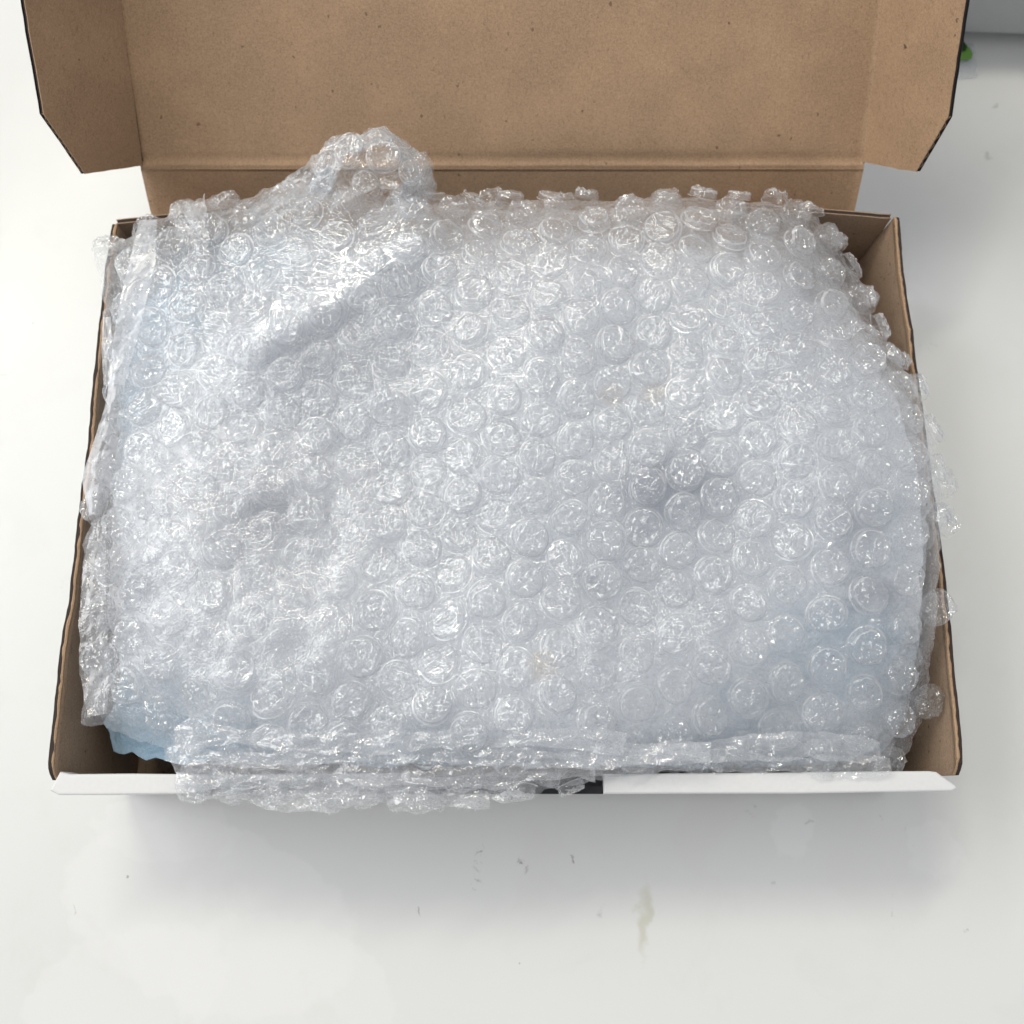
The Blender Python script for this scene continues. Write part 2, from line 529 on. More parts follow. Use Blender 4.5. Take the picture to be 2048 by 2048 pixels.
def inside_dist(pts, poly):
    """inside test and distance to a closed polygon, vectorised"""
    a = poly
    b = np.roll(poly, -1, 0)
    x, y = pts[:, 0][:, None], pts[:, 1][:, None]
    cond = (a[None, :, 1] > y) != (b[None, :, 1] > y)
    with np.errstate(divide='ignore', invalid='ignore'):
        xi = (b[None, :, 0] - a[None, :, 0]) * (y - a[None, :, 1]) / (b[None, :, 1] - a[None, :, 1]) + a[None, :, 0]
    ins = (np.where(cond, x < xi, False).sum(1) % 2) == 1
    ab = b - a
    l2 = (ab ** 2).sum(1)
    tt = ((pts[:, None, :] - a[None]) * ab[None]).sum(2) / np.maximum(l2, 1e-12)
    tt = np.clip(tt, 0, 1)
    d = np.linalg.norm(pts[:, None, :] - (a[None] + tt[..., None] * ab[None]), axis=2)
    return ins, d.min(1)


def nearest_vals(pts, poly, vals):
    """smooth blend of values given at polygon vertices"""
    d = np.linalg.norm(pts[:, None, :] - poly[None], axis=2) + 1.5
    w = 1 / d ** 3
    return (w * vals[None]).sum(1) / w.sum(1)


RIM = 50.0
YB = 166.0           # back edge of the floor
# floor
board('floor_panel', [(-116, 2), (113, 2), (113, YB), (-116, YB)], (0, 0, 2.2), (1, 0, 0), (0, 1, 0), inner=M_KRAFT_IN)

# side walls follow the bowed rim seen from above; built as thick curved sheets
RL = [(224, 449), (213, 520), (204, 600), (194, 690), (184, 790), (176, 890), (163, 970), (152, 1050), (147, 1120), (138, 1200), (124, 1270), (116, 1340), (107, 1420), (100, 1500), (96, 1560)]
RR = [(1797, 434), (1806, 515), (1817, 600), (1829, 690), (1841, 790), (1855, 890), (1869, 990), (1884, 1090), (1896, 1190), (1906, 1290), (1915, 1380), (1922, 1470), (1929, 1550)]


def side_wall(name, rim_px, sgn, seed):
    rim = np.array([at(px, py, RIM)[:2] for px, py in rim_px])
    cum = np.r_[0, np.cumsum(np.linalg.norm(np.diff(rim, axis=0), axis=1))]
    nu, nv = 110, 22
    s = np.linspace(0, cum[-1], nu)
    rx, ry = np.interp(s, cum, rim[:, 0]), np.interp(s, cum, rim[:, 1])
    xb = -114.8 if sgn < 0 else 112.0
    V, F, MI = [], [], []
    th = 1.5
    for face in (0, 1):
        for i in range(nu):
            for j in range(nv):
                v = j / (nv - 1)
                p = np.array([xb, ry[i], 2.2]) * (1 - v) + np.array([rx[i], ry[i], RIM]) * v
                bow = math.sin(v * math.pi) * 1.0 * math.sin(i / (nu - 1) * math.pi)
                p[0] += sgn * bow
                if face == 0:
                    p[0] -= sgn * th
                V.append(p)
    V = np.array(V)
    top = np.zeros(len(V))
    vv = np.tile(np.linspace(0, 1, nv), nu * 2)
    ii = np.repeat(np.arange(nu), nv)
    ii = np.r_[ii, ii]
    # rounded front corner and ragged rim
    ragged = 0.55 * noise(np.c_[V[:, 1], np.full(len(V), seed), np.zeros(len(V))], 7.0, seed) + 0.3 * noise(np.c_[V[:, 1], np.full(len(V), seed), np.zeros(len(V))], 1.8, seed)
    V[:, 2] += ragged * (vv > 0.99)
    endt = (ii / (nu - 1))
    drop = np.clip((endt - 0.975) / 0.025, 0, 1) ** 2 * 3.0
    V[:, 2] -= drop * (vv ** 4)
    V[:, 0] += 0.35 * noise(V, 22.0, seed + 2) * vv
    m = nu * nv
    for i in range(nu - 1):
        for j in range(nv - 1):
            a = i * nv + j
            q = (a, a + 1, a + nv + 1, a + nv)
            F.append(q if sgn < 0 else q[::-1])
            MI.append(0)
            q2 = tuple(x + m for x in q)
            F.append(q2[::-1] if sgn < 0 else q2)
            MI.append(1)
    # rim: a thin brown lip, the dark cut behind it
    for i in range(nu - 1):
        a = i * nv + nv - 1
        F.append((a, a + m, a + m + nv, a + nv))
        MI.append(2)
    for i in (0, nu - 1):
        for j in range(nv - 1):
            a = i * nv + j
            F.append((a, a + 1, a + 1 + m, a + m))
            MI.append(2)
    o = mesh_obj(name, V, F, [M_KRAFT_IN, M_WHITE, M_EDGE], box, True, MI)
    o.data.polygons.foreach_set('use_smooth', np.array([k != 2 for k in MI], dtype=bool))
    # inner liner lip frayed along the rim
    V3, F3 = [], []
    prof = [(-0.05, -1.2), (-0.05, 0.14), (0.30, 0.30), (0.62, 0.16), (0.62, -1.2)]
    for i in range(nu):
        base = V[i * nv + nv - 1]
        wob = 0.34 * float(noise(np.array([[s[i], seed, 0]]), 2.5, seed + 6)[0])
        for (dx, dz) in prof:
            V3.append(base + np.array([sgn * dx * (1 + wob * 1.5), 0, dz + wob]))
    n = len(prof)
    for i in range(nu - 1):
        for j in range(n - 1):
            a = i * n + j
            F3.append((a, a + 1, a + n + 1, a + n))
    mesh_obj('torn_rim', V3, F3, M_KRAFT, o)
    return o


side_wall('side_wall', RL, -1, 1.7)
side_wall('side_wall', RR, 1, 4.2)

# corner tabs folded in along the back from both side walls
for sgn, c, e in ((-1, (224, 449), (455, 424)), (1, (1790, 437), (1470, 413))):
    a = at(*c, 49.0)
    b = at(*e, 49.0)
    a[0] -= sgn * 1.3
    d = (b - a)
    ln = np.linalg.norm(d)
    down = np.array([0, -0.02, -1.0])
    if sgn < 0:
        board('corner_tab', [(0, 0), (0, -46), (ln - 5, -45), (ln, 0)], a, d, -down, inner=M_KRAFT_IN, outer=M_KRAFT_IN, warp=0.5, seed=2.0)
    else:
        board('corner_tab', [(0, 0), (-ln, 0), (-ln + 5, -45), (0, -46)], a, -d, -down, inner=M_KRAFT_IN, outer=M_KRAFT_IN, warp=0.5, seed=5.0)

# back panel leaning back, then the lid
LX0, LX1 = -117.5, 111.3
LW = LX1 - LX0
ub = np.array([0, 0.571, 0.82])
ul = np.array([0, 0.778, 0.628])
hinge0 = np.array([LX0, YB, 1.8])
CR = hinge0 + ub * 44.6
xax = np.array([1.0, 0, 0])


def bent(name, origin, up, width, length, parent, bead, mats, x_in=0.0, seed=1.0, sag=0.8):
    """panel with a soft score bead along its lower edge and slight warp; inside liner faces the viewer"""
    up = np.array(up) / np.linalg.norm(up)
    nz = np.cross(xax, up)
    nu = 90
    ss = np.r_[np.linspace(0, 6, 25), np.linspace(7, length, 40)]
    V, F, MI = [], [], []
    th = 1.6
    for face in (0, 1):
        for i in range(nu):
            for s_ in ss:
                u = i / (nu - 1)
                p = origin + xax * (x_in + (width - 2 * x_in) * u) + up * s_
                V.append(p - nz * (th if face else 0))
    V = np.array(V)
    sl = np.tile(ss, nu * 2)
    wob = sag * noise(V, 60, seed) + 0.12 * noise(V, 9, seed + 1)
    wob *= np.clip(sl / 8, 0, 1) * (1 if bead else np.clip((length - sl) / 8, 0, 1))
    if bead:
        yv = sl - 2.2 - 0.5 * noise(np.c_[V[:, 0], sl * 0, sl * 0], 25, seed + 2)
        wob = wob + 0.22 * np.exp(-((yv + 0.6) / 0.7) ** 2) - 0.30 * np.exp(-((yv - 1.5) / 1.6) ** 2)
    V = V + nz * wob[:, None]
    m = nu * len(ss)
    k = len(ss)
    for i in range(nu - 1):
        for j in range(k - 1):
            a = i * k + j
            F.append((a, a + k, a + k + 1, a + 1))
            MI.append(0)
            F.append((a + m, a + m + 1, a + m + k + 1, a + m + k))
            MI.append(1)
    for i in range(nu - 1):
        for a in (i * k, i * k + k - 1):
            F.append((a, a + m, a + m + k, a + k))
            MI.append(0)
    for i in (0, nu - 1):
        for j in range(k - 1):
            a = i * k + j
            F.append((a, a + 1, a + 1 + m, a + m))
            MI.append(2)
    o = mesh_obj(name, V, F, mats, parent, True, MI)
    o.data.polygons.foreach_set('use_smooth', np.array([q != 2 for q in MI], dtype=bool))
    return o


bent('back_panel', hinge0, ub, LW, 44.95, box, False, [M_KRAFT, M_WHITE, M_EDGE], seed=3.0, sag=0.4)
lid = bent('lid', CR, ul, LW, 165.0, box, True, [M_KRAFT, M_WHITE, M_EDGE], seed=6.0, sag=1.6)
nl = np.cross(xax, ul)
for sgn, th, wd, t0, bot, ch in ((-1, 65, 35.3, 1.5, (23.8, -0.6), 16.5), (1, 68, 33.3, 2.6, (23.9, -1.1), 14.5)):
    t = math.radians(th)
    w = np.array([sgn * math.cos(t), 0, 0]) + math.sin(t) * nl
    o3 = np.array([LX0 if sgn < 0 else LX1, CR[1], CR[2]]) + ul * t0 + nl * 0.25 - xax * sgn * 0.9
    if sgn < 0:
        w = w.copy()
        # frame: ux = -w so that ux x ul points to the inside
        ol = [(0, 0), (0, 150), (-wd + 2, 150), (-wd, 146), (-wd, ch), (-bot[0], bot[1])]
        fl = board('side_flap', ol, o3, -w, ul, inner=M_KRAFT, outer=M_BLACK, flute_edges=[((-wd, ch), (-bot[0], bot[1]))], warp=0.5, seed=8.0)
    else:
        ol = [(0, 0), (bot[0], bot[1]), (wd, ch), (wd, 146), (wd - 2, 150), (0, 150)]
        fl = board('side_flap', ol, o3, w, ul, inner=M_KRAFT, outer=M_BLACK, flute_edges=[((bot[0], bot[1]), (wd, ch))], warp=0.5, seed=9.0)
    adopt(fl, box)

# front wall: a double wall whose folded-over top is the white rim, slotted in the middle


def prism(name, top_px, z_top, z_bot, mats, parent, bev=0.8, lean=0.0):
    bm = bmesh.new()
    p = [at(x, y, z_top) for x, y in top_px]
    vt = [bm.verts.new([c * MM for c in q]) for q in p]
    vb = [bm.verts.new([q[0] * MM, (q[1] + lean) * MM, z_bot * MM]) for q in p]
    n = len(p)
    ft = bm.faces.new(vt)
    bm.faces.new(vb[::-1])
    for i in range(n):
        bm.faces.new((vt[i], vb[i], vb[(i + 1) % n], vt[(i + 1) % n]))
    bmesh.ops.recalc_face_normals(bm, faces=bm.faces)
    if bev:
        bmesh.ops.bevel(bm, geom=[e for e in ft.edges], offset=bev * MM, segments=3, affect='EDGES', profile=0.6)
    me = bpy.data.meshes.new(name)
    bm.to_mesh(me)
    bm.free()
    for m in mats:
        me.materials.append(m)
    o = bpy.data.objects.new(name, me)
    COL.objects.link(o)
    adopt(o, parent)
    return o


front = prism('front_wall', [(135, 1560), (1890, 1560), (1893, 1583), (130, 1583)], 43.0, 1.0, [M_WHITE], box, 0, 2.0)
prism('front_rim', [(119, 1543), (140, 1548), (260, 1547), (430, 1549), (600, 1548), (817, 1546), (817, 1587), (640, 1588), (480, 1590), (330, 1588), (200, 1590), (116, 1590), (98, 1581)], RIM, 42.5, [M_WHITE], box, 0.7)
prism('front_rim', [(1207, 1548), (1400, 1546), (1560, 1545), (1700, 1543), (1860, 1542), (1874, 1544), (1912, 1571), (1916, 1578), (1905, 1582), (1780, 1584), (1600, 1587), (1400, 1587), (1207, 1588)], RIM, 42.5, [M_WHITE], box, 0.7)
# lock slot between the two rims: black printed bed and its cut corrugated edge
prism('lock_slot', [(818, 1552), (1206, 1552), (1206, 1577), (818, 1577)], 47.0, 42.5, [M_BLACK], box, 0)
a, b = at(817, 1588, 47.6), at(1207, 1588, 47.6)
V3, F3 = [], []
m = 150
for s in range(m + 1):
    c = a + (b - a) * s / m
    c[2] += math.sin(s / m * 15 * 2 * math.pi) * 0.55
    c[1] += 0.3
    bidx = len(V3)
    for dy, dz in ((-0.2, .13), (-0.2, -.13), (1.2, -.13), (1.2, .13)):
        V3.append(c + np.array([0, dy, dz]))
    if s:
        for e in range(4):
            F3.append((bidx - 4 + e, bidx - 4 + (e + 1) % 4, bidx + (e + 1) % 4, bidx + e))
fo = mesh_obj('fluting', V3, F3, M_FLUTE, box)
fo['kind'] = 'stuff'
for nm, zz, th, mt in (('slot_liner', 48.7, 0.35, M_BLACK), ('slot_liner', 46.6, 0.4, M_BLACK)):
    p0, p1 = at(818, 1588, zz), at(1206, 1588, zz)
    V = []
    for dz in (0, th):
        V += [p0 + np.array([0, 0, dz]), p1 + np.array([0, 0, dz]), p1 + np.array([0, 2.0, dz]), p0 + np.array([0, 2.0, dz])]
    mesh_obj(nm, V, [(3, 2, 1, 0), (4, 5, 6, 7), (0, 1, 5, 4), (1, 2, 6, 5), (2, 3, 7, 6), (3, 0, 4, 7)], mt, box)


# ------------------------------------------------------------------ bubble wrap
def densify(poly, step=14, jit=5.0, seed=0.0):
    out = []
    n = len(poly)
    for i in range(n):
        a = np.array(poly[i], float)
        b = np.array(poly[(i + 1) % n], float)
        k = max(1, int(np.linalg.norm((b - a)[:2]) / step))
        for j in range(k):
            out.append(a + (b - a) * j / k)
    out = np.array(out)
    t = np.c_[out[:, :2], np.zeros(len(out))]
    out[:, 0] += jit * (noise(t, 34, seed) + 0.6 * noise(t, 13, seed + 1))
    out[:, 1] += jit * (noise(t, 34, seed + 2) + 0.6 * noise(t, 13, seed + 3))
    return out


TOP = [(352, 405, 55), (420, 398, 56), (480, 402, 56), (530, 380, 57), (610, 352, 58), (690, 372, 59), (760, 392, 59), (850, 396, 58), (960, 404, 57), (1090, 399, 57),
       (1180, 402, 57), (1300, 397, 57), (1420, 401, 56), (1530, 400, 55), (1590, 416, 53), (1640, 438, 51), (1668, 480, 49), (1690, 515, 48),
       (1722, 560, 48), (1740, 610, 49), (1752, 655, 50), (1790, 712, 53), (1822, 756, 55), (1848, 800, 57), (1866, 870, 58), (1880, 950, 59),
       (1886, 1040, 59), (1880, 1130, 58), (1876, 1200, 56), (1872, 1270, 52), (1860, 1330, 49), (1856, 1390, 46), (1846, 1440, 43), (1812, 1500, 41),
       (1792, 1536, 40), (1640, 1546, 42), (1500, 1544, 44), (1330, 1546, 48), (1225, 1550, 50), (1200, 1560, 51), (1150, 1566, 51), (1090, 1580, 50), (1055, 1602, 49),
       (960, 1592, 50), (905, 1610, 48), (850, 1600, 49), (790, 1606, 48), (735, 1604, 48), (690, 1616, 47), (620, 1592, 49), (560, 1598, 49),
       (480, 1590, 50), (420, 1588, 50), (365, 1566, 52), (343, 1530, 50), (330, 1500, 48), (270, 1478, 47), (215, 1458, 47), (160, 1446, 48),
       (166, 1400, 48), (172, 1340, 48), (168, 1280, 49), (164, 1190, 49), (166, 1090, 50), (182, 1050, 50), (176, 1010, 51), (190, 950, 51),
       (214, 880, 51), (216, 800, 52), (222, 740, 52), (214, 680, 52), (208, 610, 53), (196, 530, 54), (188, 502, 54), (226, 488, 54), (262, 476, 55),
       (284, 446, 56), (330, 440, 56)]
INNER = [(300, 520, 42), (360, 470, 44), (480, 440, 46), (600, 400, 48), (720, 440, 40), (860, 436, 38), (1000, 432, 38), (1100, 436, 38), (1200, 440, 38), (1320, 444, 38), (1420, 446, 37), (1560, 466, 36), (1650, 560, 38), (1720, 660, 40),
         (1790, 800, 46), (1830, 920, 49), (1845, 1050, 49), (1840, 1200, 46), (1828, 1320, 40), (1815, 1420, 34), (1770, 1500, 30), (1650, 1530, 30), (1400, 1536, 34), (1200, 1532, 38),
         (800, 1532, 38), (345, 1526, 34), (280, 1516, 32), (226, 1498, 30), (208, 1450, 32), (236, 1390, 36), (240, 1280, 38), (236, 1150, 40),
         (232, 1010, 42), (236, 900, 42), (240, 780, 42), (246, 660, 42), (262, 590, 42)]


def world_poly(px):
    return np.array([at(x, y, z) for x, y, z in px])


def surf_height(xy, poly3, amp, reach, seed, rough=1.0):
    """height of a stuffed, crumpled layer over its outline"""
    ins, d = inside_dist(xy, poly3[:, :2])
    ze = nearest_vals(xy, poly3[:, :2], poly3[:, 2])
    dd = np.where(ins, d, 0)
    z = ze + amp * (1 - np.exp(-dd / reach))
    p = np.c_[xy, np.zeros(len(xy))]
    fade = np.clip(dd / 10, 0.25, 1)
    z = z + fade * (3.0 * noise(p, 55, seed) + 1.8 * noise(p, 26, seed + 1))
    # one taut flat-topped fold running up to the twisted end
    fa, fb = at(470, 690, 66)[:2], at(870, 425, 66)[:2]
    fl_ = np.linalg.norm(fb - fa)
    fd = (fb - fa) / fl_
    al = (xy - fa) @ fd
    ac = (xy - fa) @ np.array([-fd[1], fd[0]])
    taut = np.clip(np.minimum(al + 4, fl_ + 4 - al) / 10, 0, 1) * np.exp(-(ac / 8.5) ** 4)
    z = z * (1 - taut) + 66.4 * taut + (seed < 30) * taut * -8.0
    rough = rough * (1 - 0.6 * taut)
    z = z + rough * (0.75 * noise(p, 12, seed + 2) + 0.20 * ridged(p, 6.5, seed + 3) + 0.12 * ridged(p, 3.0, seed + 4))
    # long gathered folds running along the front
    q = np.c_[xy[:, 0] * 0.25, xy[:, 1], np.zeros(len(xy))]
    z = z + 1.3 * np.clip((26 - xy[:, 1]) / 18, 0, 1) * ridged(q, 6.0, seed + 5)
    # and along the diagonal from the knot to the left side
    q = np.c_[(xy[:, 0] * 0.80 + xy[:, 1] * 0.6) * 0.22, xy[:, 0] * -0.6 + xy[:, 1] * 0.80, np.zeros(len(xy))]
    ms = np.clip(1 - np.abs(xy[:, 0] * -0.6 + xy[:, 1] * 0.8 - 118) / 30, 0, 1) * np.clip((0 - xy[:, 0]) / 40, 0, 1)
    z = z + 1.2 * ms * noise(q, 14.0, seed + 6)
    return z


def layer(name, px, amp, reach, seed, mat, parent, step, rough=1.0, jit=5.0, skirt=None, dens=14):
    poly = world_poly(densify(px, dens, jit, seed))
    lo, hi = poly[:, :2].min(0), poly[:, :2].max(0)
    gx, gy = np.meshgrid(np.arange(lo[0], hi[0], step), np.arange(lo[1], hi[1], step))
    g = np.stack([gx.ravel(), gy.ravel()], 1) + rng.uniform(-.3, .3, (gx.size, 2)) * step
    ins, d = inside_dist(g, poly[:, :2])
    g = g[ins & (d > step * 0.5)]
    n = len(poly)
    allp = np.concatenate([poly[:, :2], g])
    res = delaunay_2d_cdt([Vector(p) for p in allp], [], [list(range(n))], 1, 1e-5)
    P = np.array([tuple(v) for v in res[0]])
    tris = [tuple(f) for f in res[2]]
    z = surf_height(P, poly, amp, reach, seed, rough)
    V = np.c_[P, z]
    F = list(tris)
    if skirt is not None:
        ed = set()
        for f in tris:
            for a_, b_ in zip(f, f[1:] + f[:1]):
                ed.add((a_, b_))
        bnd = [(a_, b_) for (a_, b_) in ed if (b_, a_) not in ed]
        V = list(V)
        idx = {}
        cen = P.mean(0)
        for a_, b_ in bnd:
            for k in (a_, b_):
                if k not in idx:
                    rows = []
                    for f_ in (0.35, 0.7, 1.0):
                        xy = P[k] + (cen - P[k]) * 0.05 * f_
                        V.append(np.array([xy[0], xy[1], z[k] + (skirt - z[k]) * f_]))
                        rows.append(len(V) - 1)
                    idx[k] = [k] + rows
            for r in range(3):
                F.append((idx[a_][r], idx[a_][r + 1], idx[b_][r + 1], idx[b_][r])[::-1])
        V = np.array(V)
    o = mesh_obj(name, V, F, mat, parent, True)
    return o, poly


parcel = thing('wrapped_parcel', 'pale blue and milky plastic parcel lying in the brown box under the clear bubble wrap', 'parcel', (0, 85, 2.5))
core, core_poly = layer('plastic_bag', INNER, 9.0, 14.0, 21.0, M_CORE, parcel, 2.2, 1.1, 9.0, skirt=3.0)
# colour of the bag itself: blue plastic on the left, along the front corners and right; milky elsewhere
cv = np.array([tuple(v.co) for v in core.data.vertices]) / MM
tint = np.zeros(len(cv))
for (px, py, rx, ry, k) in ((330, 560, 22, 40, .9), (480, 520, 30, 16, .8), (640, 450, 24, 12, .9), (260, 800, 10, 30, .7), (270, 1470, 34, 20, 1.1), (1700, 1300, 30, 16, .85), (1560, 1400, 28, 9, .6),
                        (1600, 1520, 60, 12, 1.0), (900, 1520, 70, 9, .8), (1820, 1380, 14, 24, .8), (1350, 1010, 14, 10, .35), (560, 1350, 30, 12, .35), (1760, 1080, 12, 20, .5)):
    q = at(px, py, 45)
    e = np.exp(-(((cv[:, 0] - q[0]) / rx) ** 2 + ((cv[:, 1] - q[1]) / ry) ** 2))
    tint = np.maximum(tint, k * e)
bk = core_poly[core_poly[:, 1] > at(1000, 560, 35)[1], :2]
dbk = np.linalg.norm(cv[:, None, :2] - bk[None], axis=2).min(1)
lay = np.clip((dbk - 1.0) / 20.0, 0, 1)
lay[(cv[:, 2] < 24) & (dbk < 14)] = 0
at_ = core.data.attributes.new('layers', 'FLOAT', 'POINT')
at_.data.foreach_set('value', lay.astype(np.float32))
slate = np.zeros(len(cv))
for (px, py, rx, ry, k) in ((1330, 985, 18, 12, .9), (1170, 1190, 12, 8, .5), (1290, 1060, 9, 6, .6), (530, 1040, 13, 12, 1.0), (245, 1165, 9, 20, 1.0), (700, 760, 24, 12, .6), (1690, 1070, 10, 12, .7), (1730, 1190, 12, 9, .7), (560, 470, 22, 10, .45),
                        (900, 700, 22, 12, .35), (1480, 1010, 12, 10, .4), (640, 740, 14, 10, .45), (1380, 880, 10, 8, .5), (900, 1420, 8, 7, .6), (1560, 1390, 16, 8, .5), (760, 930, 9, 7, .5), (1080, 1130, 6, 5, .6), (1090, 1510, 30, 5, .6), (420, 560, 12, 10, .5)):
    q = at(px, py, 45)
    slate = np.maximum(slate, k * np.exp(-(((cv[:, 0] - q[0]) / rx) ** 2 + ((cv[:, 1] - q[1]) / ry) ** 2)))
at_ = core.data.attributes.new('slate', 'FLOAT', 'POINT')
at_.data.foreach_set('value', slate.astype(np.float32))
at_ = core.data.attributes.new('tint', 'FLOAT', 'POINT')
at_.data.foreach_set('value', tint.astype(np.float32))

wrap = thing('bubble_wrap', 'clear crumpled bubble wrap heaped in the open box, hanging over its white front rim', 'bubble wrap', (0, 85, 45))
film, top_poly = layer('film_sheet', TOP, 10.0, 11.0, 33.0, M_FILM, wrap, 1.5, 1.0, 7.0, dens=8)


def bubble_mesh(i, r=5.0, h=3.4, seg=26, collapse=0.5):
    fine = i % 2 == 0
    if fine:
        seg = 44
        rad = [1.10, 1.0, 0.985, 0.95, 0.88, 0.80, 0.72, 0.64, 0.56, 0.48, 0.40, 0.32, 0.24, 0.16, 0.08]
        hh = [-0.06, 0.0, 0.38, 0.72, 0.90, 0.96, 0.98] + [1.0] * 8
    else:
        rad = [1.10, 1.0, 0.985, 0.95, 0.86, 0.70, 0.52, 0.34, 0.16]
        hh = [-0.06, 0.0, 0.38, 0.72, 0.92, 0.98, 1.0, 1.0, 1.0]
    V, F = [], []
    for k, (a, b) in enumerate(zip(rad, hh)):
        for s in range(seg):
            ang = (s + (0.5 if k % 2 else 0)) / seg * 2 * math.pi
            V.append((a * r * math.cos(ang), a * r * math.sin(ang), b * h))
    V.append((0, 0, h))
    V = np.array(V)
    rr = np.hypot(V[:, 0], V[:, 1]) / r
    top = np.clip(V[:, 2] / h, 0, 1)
    # deflation dents, squeezed outline and crisp crinkles
    squeeze = 1 + 0.07 * noise(np.c_[V[:, :2] * 0.4, V[:, 2] * 0], 3.0, i + 50)
    V[:, 0] *= squeeze
    V[:, 1] *= 1 + 0.06 * noise(np.c_[V[:, :2] * 0.4, V[:, 2] * 0], 3.0, i + 90)
    V[:, 2] += top * h * collapse * (0.55 * noise(V, 4.2, i + 3) - 0.10 + 0.28 * (ridged(V, 2.2, i + 7) - 0.7))
    if fine:
        ca, sa = math.cos(i), math.sin(i)
        q = np.c_[(V[:, 0] * ca + V[:, 1] * sa) * 0.4, -V[:, 0] * sa + V[:, 1] * ca, V[:, 2] * 0]
        V[:, 2] += top * (0.75 * (ridged(q, 1.7, i + 21) - 0.7) + 0.5 * (ridged(V, 1.2, i + 31) - 0.7))
        V[:, 0] += top * 0.25 * noise(V, 1.5, i + 41)
        V[:, 1] += top * 0.25 * noise(V, 1.5, i + 42)
    else:
        V[:, 2] += top * 0.32 * rng.normal(size=len(V)) * np.clip(rr * 3, 0, 1)
        V[:, 0] += top * 0.16 * rng.normal(size=len(V))
        V[:, 1] += top * 0.16 * rng.normal(size=len(V))
    V[rr > 1.05, 2] = -0.1
    n = len(rad)
    for k in range(n - 1):
        for s in range(seg):
            a, b = k * seg + s, k * seg + (s + 1) % seg
            c, d = a + seg, b + seg
            if k % 2:
                F += [(a, b, d), (a, d, c)]
            else:
                F += [(a, b, c), (b, d, c)]
    for s in range(seg):
        F.append(((n - 1) * seg + s, (n - 1) * seg + (s + 1) % seg, n * seg))
    me = bpy.data.meshes.new('bubble')
    me.from_pydata([tuple(v * MM) for v in V], [], F)
    me.materials.append(M_BUB)
    me.materials.append(M_SEAL)
    me.polygons.foreach_set('material_index', np.array([1 if (j < seg * 2 or seg * 6 <= j < seg * 8) and noise(V[F[j][0]][None], 2.5, i + 11)[0] > -0.3 else 0 for j in range(len(F))], dtype=np.int32))
    sm = np.array([fine or (j < seg * 2 * 3) for j in range(len(F))])
    me.polygons.foreach_set('use_smooth', sm)
    me.update()
    return me, V, F


variants = [bubble_mesh(i, h=random.uniform(2.9, 3.8), collapse=random.uniform(0.25, 0.9)) for i in range(30)]


def surf_normal(xy, poly, amp, reach, seed, eps=1.6):
    q = np.array([xy, xy + [eps, 0], xy - [eps, 0], xy + [0, eps], xy - [0, eps]])
    z = surf_height(q, poly, amp, reach, seed, 0.25)
    n = np.array([-(z[1] - z[2]) / (2 * eps), -(z[3] - z[4]) / (2 * eps), 1.0])
    z0 = surf_height(q[:1], poly, amp, reach, seed, 0.8)[0]
    return z0, n / np.linalg.norm(n)


def lattice(poly, pitch, ang, seed, margin):
    """hexagonal rows of bubbles, bent a little as the crumpled sheet is"""
    a1 = np.array([math.cos(ang), math.sin(ang)]) * pitch
    a2 = np.array([math.cos(ang + math.pi / 3), math.sin(ang + math.pi / 3)]) * pitch
    c = poly[:, :2].mean(0)
    P = []
    for i in range(-40, 41):
        for j in range(-40, 41):
            P.append(c + i * a1 + j * a2)
    P = np.array(P)
    p3 = np.c_[P, np.zeros(len(P))]
    P = P + np.c_[noise(p3, 60, seed), noise(p3, 60, seed + 1)] * 4.5 + np.c_[noise(p3, 18, seed + 2), noise(p3, 18, seed + 3)] * 0.7
    ins, d = inside_dist(P, poly[:, :2])
    return P[ins & (d > margin)], d[ins & (d > margin)]


def bubble_at(z, xy, nrm, me, parent, sc, squash, flat=1.0):
    o = bpy.data.objects.new('bubble', me)
    COL.objects.link(o)
    q = Vector(nrm).to_track_quat('Z', 'Y').to_matrix().to_4x4()
    M = Matrix.Translation(Vector((xy[0], xy[1], z)) * MM) @ q @ Matrix.Rotation(random.uniform(0, 6.28), 4, 'Z') @ Matrix.Diagonal((sc, sc * squash, sc * flat, 1))
    o.matrix_basis = M
    adopt(o, parent)
    return o


pts, dd = lattice(top_poly, 11.35, math.radians(30 - 6), 40.0, 0.2)
order = np.argsort(-dd)
RV, RF = [], []
for k, i in enumerate(order):
    xy = pts[i]
    z, nv = surf_normal(xy, top_poly, 10.0, 11.0, 33.0)
    if dd[i] < 6:
        nv = nv + np.array([0, 0, 0.10])
        nv /= np.linalg.norm(nv)
    me = variants[random.randrange(len(variants))][0]
    # how far the air has been pressed out of the bubbles here, and how the crumpled sheet tips them
    fl = float(noise(np.array([[xy[0], xy[1], 5.0]]), 24.0, 71.0)[0]) + random.uniform(-.25, .25)
    tip = np.array([float(noise(np.array([[xy[0], xy[1], k_]]), 13.0, 72.0)[0]) for k_ in (0.0, 40.0)] + [0.0])
    nv = nv + tip * 0.55
    nv /= np.linalg.norm(nv)
    if k >= 258:
        front_slot = xy[1] < 16 and at(1040, 1560, 50)[0] < xy[0] < at(1235, 1560, 50)[0]
        if front_slot or (dd[i] < 3.5 and xy[0] < -92 and xy[1] < 150):
            continue
        # the outermost, smallest-looking ones are joined into one part
        _, V, F = variants[random.randrange(len(variants))]
        q = np.array(Vector(nv).to_track_quat('Z', 'Y').to_matrix())
        b0 = len(RV)
        RV += list((V * [0.95, 0.9, 0.9]) @ q.T + np.array([xy[0], xy[1], z - 0.25]))
        RF += [tuple(x + b0 for x in f) for f in F]
        continue
    bubble_at(z - 0.25, xy, nv, me, wrap, random.uniform(0.94, 1.06), random.uniform(0.88, 1.0), np.clip(0.80 + fl * 0.6, 0.45, 1.1))

